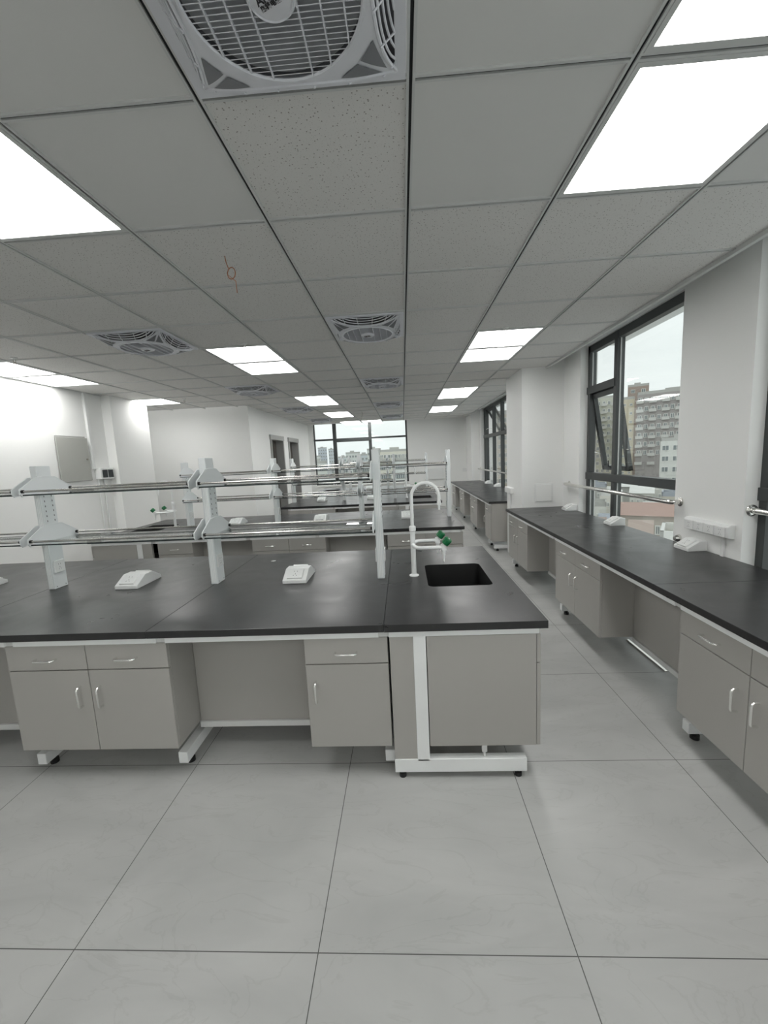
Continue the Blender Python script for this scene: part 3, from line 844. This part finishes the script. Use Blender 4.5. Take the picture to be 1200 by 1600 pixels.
    m_.box(x0, x1, cy+.45, cy+.742, .165, .714, .001); m_.box(x0, x1, cy-.45, cy+.45, .165, .35)
    m_.box(*sorted((X(.55), X(.568))), cy-.45, cy+.45, .35, .714)
    m_.build('body', m_cab, sc)
    for k in range(4):
        ya = cy-.742+k*.371; p0, p1 = sorted((X(.570), X(.588)))
        d_ = MB(o).box(p0, p1, ya+.0015, ya+.3695, .165, .572, .0015).build('door', m_cab, sc)
        MB(o).box(p0, p1, ya+.0015, ya+.3695, .577, .712, .0015).build('fascia', m_cab, sc)
        sg = 1 if s > 0 else -1; hy_ = ya+(.33 if k % 2 == 0 else .04)
        MB(o).tube([(X(.588), hy_, .40), (X(.588)+sg*.026, hy_, .404), (X(.588)+sg*.026, hy_, .496), (X(.588), hy_, .50)], .0045, 8).build('handle', m_chrome, d_, True)
    # cabinets on the side facing the viewer
    for (n_, a, b_, lab) in cabs:
        p0, p1 = sorted((X(a)+cabshift, X(b_)+cabshift))
        cabinet(n_, (p1-p0)/n_, (p0, YF+.02, 0), 0, lab, 'grey base cabinets', left=(s > 0))
    return

I1 = 'the nearest island'; I2 = 'the second island'; I3 = 'the third island'; I4 = 'the farthest island'
CY = [2.512, 4.977, 7.42, 9.87]
island(1, CY[0], 0, 1, .615, -3.49,
  [(2, -1.96, -1.155, 'grey cabinet with two drawers over two doors, nearest island, left of its knee space'),
   (1, -.497, -.105, 'grey one-drawer one-door cabinet of the nearest island beside the sink end'),
   (2, -3.42, -2.62, 'grey double cabinet of the nearest island, beyond the left edge of the picture')], 0, I1)
island(2, CY[1], -1.437, -1, .615, -3.49,
  [(2, -1.96, -1.155, 'grey two-drawer cabinet in the middle of the second island'),
   (1, -.497, -.105, 'grey one-drawer cabinet of the second island beside its left sink end'),
   (2, -3.42, -2.62, 'grey two-drawer cabinet at the right end of the second island')], .055, I2)
island(3, CY[2], 0, 1, .615, -2.07,
  [(2, -1.96, -1.155, 'grey two-drawer cabinet at the left end of the third island'),
   (1, -.497, -.105, 'grey one-drawer cabinet of the third island behind the near tap')], 0, I3)
island(4, CY[3], -.7275, -1, .615, -2.07,
  [(2, -1.96, -1.155, 'grey two-drawer cabinet at the right end of the farthest island'),
   (1, -.497, -.105, 'grey one-drawer cabinet of the farthest island beside its left sink')], 0, I4)
make_rack([-3.38, -2.325, -1.235, -.166], CY[0]+.01, 1, 'white two-tier rack with glass shelves and chrome rods on the nearest island')
make_rack([-2.712, -1.59, -.53, .54], CY[1], -1, 'white two-tier glass rack on the second island')
make_rack([-2.03, -1.10, -.165], CY[2], 1, 'white two-tier glass rack on the third island')
make_rack([-1.30, -.375, .555], CY[3], -1, 'white two-tier glass rack on the farthest island')
make_faucet(.042, CY[0], 1, 'white gooseneck tap with two green knobs beside the nearest sink')
make_faucet(-2.916, CY[1], -1, 'white tap with green knobs at the left sink of the second island')
make_faucet(.042, CY[2], 1, 'white tap with green knobs at the right sink of the third island')
make_faucet(-1.50, CY[3], -1, 'white tap with green knobs at the left sink of the farthest island')
G = 'white socket boxes on the worktops'
for x, k, lab in ((-1.79, 0, 'white wedge socket box on the nearest island between the two left rack posts'), (-.705, 0, 'white wedge socket box on the nearest island in the middle, between two rack posts'),
                  (-2.915, 0, 'white socket box cut by the left picture edge on the nearest island'),
                  (-2.12, 1, 'white socket box on the second island between its left rack posts'), (-1.05, 1, 'white socket box in the middle of the second island'), (.03, 1, 'white socket box on the second island behind the near tap stem'),
                  (-1.52, 2, 'white socket box on the third island, the left one'), (-.6, 2, 'white socket box on the third island, the right one'),
                  (-.84, 3, 'white socket box on the farthest island, the left one'), (.08, 3, 'white socket box on the farthest island, the right one')):
    socket(SD, (x, CY[k]+.04, ZT), 0, lab, G)

# ------------------------------------------------------------------ wall benches on the right
def wall_bench(xf, y0, y1, cuts, cabs, knees, words, end_panel=False):
    xb = WX-.002
    wt = thing('worktop', words+' black worktop along the window wall', 'worktop', ((xf+xb)/2, (y0+y1)/2, ZT-TH)); o = wt.location.copy()
    cs_ = [y0]+cuts+[y1]
    for a, b_ in zip(cs_, cs_[1:]): MB(o).box(xf, xb, a+.0008, b_-.0008, ZT-TH, ZT, .0015).build('worktop_slab', m_top, wt)
    fr = thing('bench_frame', 'white steel frame and grey knee panels of '+words, 'frame', ((xf+xb)/2, (y0+y1)/2, 0)); o = fr.location.copy()
    xs = xf+.012
    edges = sorted({round(v, 3) for a, b_, *_ in cabs for v in (a, b_)})
    fy = [b_+.001 if True else 0 for (a, b_, *_) in cabs]
    js = sorted(set([y0+.05]+[c[1] for c in cabs if c[1] < y1-.1]+[y1-.03]))
    prev = y0+.01
    for yj in js:
        if yj-prev > .12: MB(o).box(xs, xs+.012, prev, yj-.022, .716, ZT-TH-.001, .001).build('front_rail', m_white, fr)
        prev = yj+.022
        MB(o).box(xs+.012, xb-.06, yj-.022, yj+.022, .716, ZT-TH-.001).build('top_arm', m_steel, fr)
        MB(o).box(xb-.12, xb-.06, yj-.022, yj+.022, .09, .716).build('leg', m_steel, fr)
        ft = MB(o).box(xs+.07, xb-.05, yj-.024, yj+.024, .04, .1, .002).build('foot_bar', m_white, fr)
        for xx in (xs+.12, xb-.11): MB(o).cyl((xx, yj, 0), (xx, yj, .022), .022, n=16).cyl((xx, yj, .02), (xx, yj, .042), .012).build('foot_pad', m_black, ft, True)
    for a, b_ in knees:
        MB(o).box(xf+.272, xf+.288, a+.002, b_-.002, .165, .716).build('knee_panel', m_cab, fr)
        MB(o).box(xf+.262, xf+.298, a+.002, b_-.002, .132, .164, .001).build('lower_rail', m_steel, fr)
    for (a, b_, n_, lab) in cabs:
        cabinet(n_, (b_-a)/n_, (xf+.03, b_, 0), -PI/2, lab, 'grey base cabinets')
    return fr
RB = 'the near right-hand bench'; RF = 'the far right-hand bench'
wall_bench(1.33, -.9, 5.405, [-.2, 2.2, 4.0],
  [(4.56, 5.365, 2, 'grey double cabinet at the far end of the near right-hand bench'), (2.86, 3.705, 2, 'grey double cabinet with pairs of handles in the middle of the near right-hand bench'),
   (1.18, 2.02, 2, 'grey double cabinet nearest on the right, cut by the picture edge')],
  [(3.705, 4.56), (2.02, 2.86), (.3, 1.18)], RB)
fr2 = wall_bench(1.285, 6.235, 11.19, [8.6],
  [(6.27, 6.70, 1, 'grey one-drawer cabinet at the near end of the far right-hand bench'), (7.42, 8.2, 2, 'grey double cabinet, second along the far right-hand bench'),
   (9.0, 9.72, 2, 'grey double cabinet, third along the far right-hand bench'), (10.5, 11.12, 2, 'grey double cabinet at the far end of the far right-hand bench')],
  [(6.70, 7.42), (8.2, 9.0), (9.72, 10.5)], RF)
o = fr2.location.copy()
MB(o).box(1.33, 2.05, 6.25, 6.268, .15, .744, .001).build('end_panel', m_cab, fr2)
for y, k, lab in ((5.05, 0, 'white socket box at the window corner, far end of the near right-hand bench'), (3.98, 0, 'white socket box on the near right-hand bench below the window mullion'), (2.93, 0, 'white socket box below the four-gang strip on the near right-hand bench')):
    socket(SS, (2.018, y, ZT), -PI/2, lab, G)
for y, lab in ((9.9, 'white socket box on the far right-hand bench, the far one'), (8.9, 'white socket box on the far right-hand bench, the near one')):
    socket(SS, (2.018, y, ZT), -PI/2, lab, G)
tag(MB((1.718, 2.9, 0)).box(1.708, 1.728, 2.665, 3.15, 0, .012, .002).build('glint_strip', m_rail), 'added bright strip in place of a daylight glint on the floor under the near right-hand bench', 'strip')  # added polished strip, stands in for a glint of daylight on the floor

# ------------------------------------------------------------------ wall fittings
def rail(y0, y1, z, label, bend0=True, bend1=True, flange_reveal=None):
    r = thing('handrail', label, 'rail', (WX, (y0+y1)/2, z)); o = r.location.copy(); x = WX-.065; p = []
    if bend0: p += [(WX-.002, y0, z), (WX-.03, y0, z)]+[Vector((WX-.03, y0+.035, z))+Vector((-.035*math.sin(a), -.035*math.cos(a), 0)) for a in (.4, .8, 1.2, PI/2)]
    else: p += [(x, y0, z)]
    if bend1: p += [Vector((WX-.03, y1-.035, z))+Vector((-.035*math.sin(a), .035*math.cos(a), 0)) for a in (PI/2, 1.2, .8, .4)]+[(WX-.03, y1, z), (WX-.002, y1, z)]
    else: p += [(x, y1, z)]
    MB(o).tube(p, .019, 14).build('bar', m_rail, r, True)
    for yy, bnd in ((y0, bend0), (y1, bend1)):
        if bnd: MB(o).lathe([(.034, 0), (.034, .006), (.026, .012), (.02, .013)], (WX, yy, z), (-1, 0, 0), 24).build('flange', m_rail, r, True)
    return r
rail(3.155, 5.22, 1.09, 'polished steel guard rail across the right window')
rail(7.4, 11.1, 1.10, 'polished steel guard rail across the far right window')
r = thing('handrail', 'short steel rail with round flange at the right picture edge', 'rail', (2.125, 2.58, 1.10)); o = r.location.copy()
MB(o).cyl((2.125, 2.58, 1.10), (2.125, .2, 1.10), .019, n=16).build('bar', m_rail, r, True)
MB(o).lathe([(.036, 0), (.036, .006), (.028, .014), (.021, .016)], (2.125, 2.579, 1.10), (0, -1, 0), 24).build('flange', m_rail, r, True)
tag(MB((WX, 3.15, .80)).lathe([(.030, 0), (.030, .006), (.024, .02), (.018, .035), (.006, .037)], (WX, 3.15, .812), (-1, 0, 0), 24).build('rail_flange', m_rail, None, True), 'small round steel flange on the pillar just above the bench', 'flange')
# four-gang socket strip
r = thing('socket_strip', 'white four-gang socket strip on the pillar beside the right window', 'socket', (WX, 2.835, .95)); o = r.location.copy()
bb = MB(o).prism([(WX, .905), (WX-.045, .915), (WX-.048, .985), (WX-.03, 1.0), (WX, 1.0)], 'y', 2.63, 3.04); bmesh.ops.bevel(bb.bm, geom=bb.bm.edges[:], offset=.003, segments=1, affect='EDGES')
ho = bb.build('housing', m_plastic, r)
for k in range(4):
    yy = 2.69+k*.097
    pl = MB(o).box(WX-.0525, WX-.0465, yy-.041, yy+.041, .918, .982, .001).build('socket_plate', m_plate, r)
    h_ = MB(o); holes(h_, (WX-.0528, yy, .952), (0, -1, 0), (0, 0, 1), .9); h_.build('socket_holes', m_ink, pl)
MB(o).box(WX-.016, WX, 2.70, 2.725, .78, .905).build('conduit', m_plastic, r)
# box on the pillar face looking into the room
r = thing('wall_socket', 'white socket box with conduit on the left face of the second pillar', 'socket', (1.55, 6.0, .95)); o = r.location.copy()
MB(o).box(1.50, 1.55, 5.82, 6.14, .93, 1.01, .003).build('housing', m_plastic, r)
MB(o).box(1.535, 1.55, 5.95, 5.975, 0.0, .93).build('conduit', m_plastic, r)
# access panel
r = thing('access_panel', 'white square access panel on the front of the second pillar', 'panel', (1.825, 5.42, .965)); o = r.location.copy()
MB(o).box(1.71, 1.94, 5.412, 5.42, .845, 1.09, .002).build('panel_frame', m_plastic, r)
MB(o).box(1.725, 1.925, 5.407, 5.413, .86, 1.075, .002).build('panel_door', m_wall, r)
# electric box
r = thing('electric_box', 'grey wall-mounted electrical distribution box with rounded bottom on the left wall', 'electric box', (LX, 4.99, 1.72)); o = r.location.copy()
MB(o).box(LX+.001, LX+.02, 4.76, 5.22, 1.43, 1.985, .004, 1).build('housing', m_doorframe, r)
dd = MB(o).box(LX+.021, LX+.033, 4.745, 5.235, 1.415, 1.965, .005, 2).build('door', m_panelgrey, r)
MB(o).cyl((LX+.033, 5.19, 1.69), (LX+.039, 5.19, 1.69), .012).build('lock', m_fitting, dd, True)
tag(MB((LX+.015, 5.3, 2.0)).box(LX, LX+.03, 5.285, 5.325, 1.56, H).build('cable_trunking', m_plastic), 'white vertical cable trunking above the breaker box on the left wall', 'trunking')
r = thing('breaker_box', 'white box with two smoked covers beside the grey electric box', 'breaker box', (LX, 5.45, 1.5)); o = r.location.copy()
MB(o).box(LX, LX+.08, 5.33, 5.59, 1.42, 1.57, .005).build('housing', m_plastic, r)
for k in range(2): MB(o).box(LX+.078, LX+.088, 5.365+k*.11, 5.455+k*.11, 1.44, 1.545, .003).build('smoked_cover', m_smoke, r)
for k in range(2): MB(o).cyl((LX+.012, 5.36+k*.1, 0), (LX+.012, 5.36+k*.1, 1.42), .009).build('conduit', m_plastic, r, True)
# small things on the far wall
tag(MB((1.0, 12.03, 1.05)).box(.72, 1.18, 11.99, 12.068, .82, 1.13, .004).build('wall_cabinet', m_plastic), 'small white cabinet on the far wall right of the window', 'cabinet')
tag(MB((1.8, 12.05, .95)).box(1.74, 1.86, 12.03, 12.068, 1.0, 1.1, .004).build('wall_switch', m_plastic), 'small white switch plate on the far wall beside the corner pillar', 'switch')
tag(MB((-1.03, 3.02, ZT)).prism([(-1.045, 3.01), (-1.02, 3.0), (-1.01, 3.025), (-1.035, 3.035)], 'z', ZT+.0003, ZT+.003).build('paper_scrap', m_plate), 'tiny white scrap lying on the nearest worktop behind the rack', 'scrap')

# ------------------------------------------------------------------ outside
GZ = -24
m_ground = mat('street asphalt', (.30, .30, .29), .9, noise=.1, nscale=.05)
MB().box(-900, 900, 14, 1300, GZ-1, GZ).build('ground', m_ground, kind='structure')
pal = {}
def bmat(col, n):
    k = tuple(col)
    if k not in pal: pal[k] = mat('facade paint '+n, col, .8, noise=.04, nscale=.4)
    return pal[k]
m_bwin = mat('distant window glass', (.22, .25, .26), .2, noise=.15, nscale=.3)
m_bfrm = mat('distant window surround', (.80, .80, .77), .6, noise=.05)
def wmesh(w_, h_):
    m_ = MB(); m_.box(-w_/2, w_/2, -.12, 0, -h_/2, h_/2); m_.mi = 1
    m_.box(-w_/2+.15, -.06, -.16, -.11, -h_/2+.15, h_/2-.15); m_.box(.06, w_/2-.15, -.16, -.11, -h_/2+.15, h_/2-.15)
    me = bpy.data.meshes.new('window'); m_.bm.to_mesh(me); m_.bm.free(); me.materials.append(m_bfrm); me.materials.append(m_bwin); return me
wm = {}
def building(az, D, wd, dp, top, col, cn, label, cols, rows, wsize=(1.5, 1.4), fh=3.0, face=None, cat='building', group=None, roofs='flat', roofcol=(.5, .5, .48), bal=False, side=True):
    """front face centre at azimuth az (deg) and distance D, turned to face the room"""
    a = math.radians(az); loc = (D*math.sin(a), D*math.cos(a), GZ)
    fz = -a if face is None else math.radians(face)
    r = thing('apartment_building' if top-GZ > 14 else 'low_house', label, cat, loc, fz, group)
    hgt = top-GZ
    MB().box(-wd/2, wd/2, 0, dp, 0, hgt).build('wall', bmat(col, cn), r)
    rf = MB()
    if roofs == 'flat':
        for s in (-1, 1):
            rf.box(min(s*wd/2, s*(wd/2-.3)), max(s*wd/2, s*(wd/2-.3)), 0, dp, hgt, hgt+.9); rf.box(-wd/2, wd/2, (0 if s < 0 else dp-.3), (.3 if s < 0 else dp), hgt, hgt+.9)
        if wd > 4: rf.box(-wd*.2, wd*.1, dp*.3, dp*.6, hgt, hgt+1.8)
    else:
        rf.prism([(-.6, hgt-.1), (dp/2, hgt+dp*.22), (dp+.6, hgt-.1)], 'x', -wd/2-.12, wd/2+.12)
    rf.build('roof', bmat(roofcol, 'roof'), r)
    key = tuple(wsize)
    if key not in wm: wm[key] = wmesh(*wsize)
    k = 0; spots = []
    for j in range(rows):
        for i in range(cols):
            x = -wd/2+wd*(i+.5)/cols; z = hgt-1.9-j*fh
            if z > 1: spots.append((x, z))
    for x, z in spots[:96]:
        o_ = bpy.data.objects.new('window', wm[key]); C.objects.link(o_); o_.parent = r; o_.location = (x, 0, z)
    if bal:
        for j in range(min(rows, 8)):
            z = hgt-3.0-j*fh
            for i in range(0, cols, 2):
                x = -wd/2+wd*(i+.5)/cols
                MB().box(x-1.1, x+1.1, -1.0, 0, z-.1, z+.05).box(x-1.1, x+1.1, -1.02, -.95, z, z+.95).build('balcony', bmat((.62, .62, .6), 'balcony'), r)
    return r
# blocks behind the right window
building(24.3, 190, 16.5, 14, 20.5, (.56, .57, .50), 'pale green cream', 'tall pale green and cream apartment block with balconies, left pane of the right window', 9, 15, (1.1, 1.5), bal=True)
building(33.2, 170, 26, 14, 18.5, (.40, .375, .37), 'grey brown', 'tall grey brown apartment block filling the right pane of the window', 14, 14, (1.1, 1.6), bal=True)
building(27.9, 172, 4.0, 12, 17.5, (.66, .60, .47), 'cream', 'narrow cream stair tower between the two tall apartment blocks', 2, 13, (.9, .9))
building(28.9, 205, 7.5, 8, 25.5, (.40, .32, .28), 'brown', 'brown rooftop lift house behind the tall blocks', 2, 2)
building(33.3, 140, 10, 9, 2.1, (.72, .73, .70), 'white', 'small white building in front of the grey brown block', 4, 8, (1.7, 1.5))
building(20.2, 135, 9, 9, 7.0, (.66, .56, .42), 'ochre', 'ochre building glimpsed past the open sash', 4, 9)
building(30.9, 60, 7.5, 5.5, -7.2, (.55, .50, .45), 'plaster', 'house with large red-brown roof below the right window', 8, 3, (.6, 1.2), roofs='pitch', roofcol=(.44, .31, .27))
# tower behind the far right window
building(14.2, 150, 22, 14, 14.0, (.62, .56, .48), 'beige', 'beige tower behind the far right window', 12, 14, (1.1, 1.6))
building(9.0, 165, 10, 14, 13.2, (.50, .44, .40), 'rose grey', 'rose grey tower behind the far right window', 6, 14, (1.1, 1.6))
rn = random.Random(3)
low_cols = [((.70, .70, .66), 'pale'), ((.58, .55, .48), 'tan'), ((.50, .50, .48), 'grey'), ((.74, .72, .66), 'ivory')]
low_roofs = [(.42, .42, .40), (.62, .62, .60), (.40, .43, .48), (.44, .36, .32), (.72, .72, .70)]
tones = {0: 'pale', 1: 'tan', 2: 'grey', 3: 'ivory'}
for row, (D_, sl) in enumerate(((46, -.20), (60, -.185), (74, -.16), (90, -.135), (102, -.105), (114, -.085))):
    for q in range(6):
        az = 20.0+q*3.2+(1.5 if row % 2 else 0)
        if row == 1 and 27.5 < az < 34.5: continue
        ci = rn.randrange(4); c_, cn = low_cols[ci]; rt = rn.choice(['flat', 'flat', 'pitch'])
        building(az, D_, D_*.043, 5.5, 1.5+D_*sl+rn.uniform(-.8, .6), c_, cn, 'low house among the crowded rooftops below the right window', 4, 3, (.6, 1.0), 2.8,
                 group='low houses below the right window', roofs=rt, roofcol=rn.choice(low_roofs), face=-az+rn.uniform(-3, 3))
for az, D_, wd, top, ci, lab in ((42.2, 190, 18, 15, 0, 'pale block'), (49.5, 150, 20, 19, 1, 'tan block'), (59.5, 140, 18, 11, 2, 'grey block'), (70, 130, 18, 16, 3, 'ivory block')):
    building(az, D_, wd, 14, top, *low_cols[ci], 'tall '+lab+' farther right than the grey brown block, hidden by the near pillar', 9, 11, (1.2, 1.6))
# skyline behind the far window
sky_c = [((.60, .64, .70), 'hazy blue'), ((.62, .66, .70), 'hazy grey'), ((.72, .74, .72), 'hazy white'), ((.72, .70, .62), 'hazy cream')]  # air haze is put into these paler facade colours
for az, D_, wd, sl, ci, cols, rows, lab in (
  (-11.05, 420, 9, .0275, 0, 4, 14, 'tall hazy blue tower, leftmost on the skyline'),
  (-9.8, 400, 6, .0235, 1, 3, 14, 'tall slim hazy grey tower beside the leftmost one'),
  (-12.3, 300, 10, .008, 2, 5, 10, 'hazy white block left of the skyline towers'),
  (-8.2, 300, 8, .003, 1, 4, 8, 'low hazy grey block right of the slim tower'),
  (-6.9, 260, 9, .012, 2, 5, 9, 'hazy white block in the middle of the skyline'),
  (-5.3, 230, 8, .006, 1, 4, 9, 'hazy grey block right of the middle of the skyline'),
  (-3.95, 210, 7, .0175, 2, 4, 10, 'white tall block left of the cream block'),
  (-.9, 165, 13, .012, 3, 9, 9, 'long cream block at the right of the far window')):
    building(az, D_, wd, 14, 1.5+D_*sl, sky_c[ci][0], sky_c[ci][1], lab+' behind the far window', cols, rows, (1.3, 1.5), 3.2)
for k, (az, D_) in enumerate(((-11.7, 150), (-8.8, 138), (-5.8, 148), (-2.9, 134), (0.0, 130))):
    building(az, D_, D_*.040, 9, 1.5-D_*rn.uniform(.008, .02), *sky_c[2+k % 2], ['leftmost', 'second', 'middle', 'fourth', 'rightmost'][k]+' of the five mid-rise pale blocks low in the far window', 8, 8, (1.1, 1.5), 3.0)
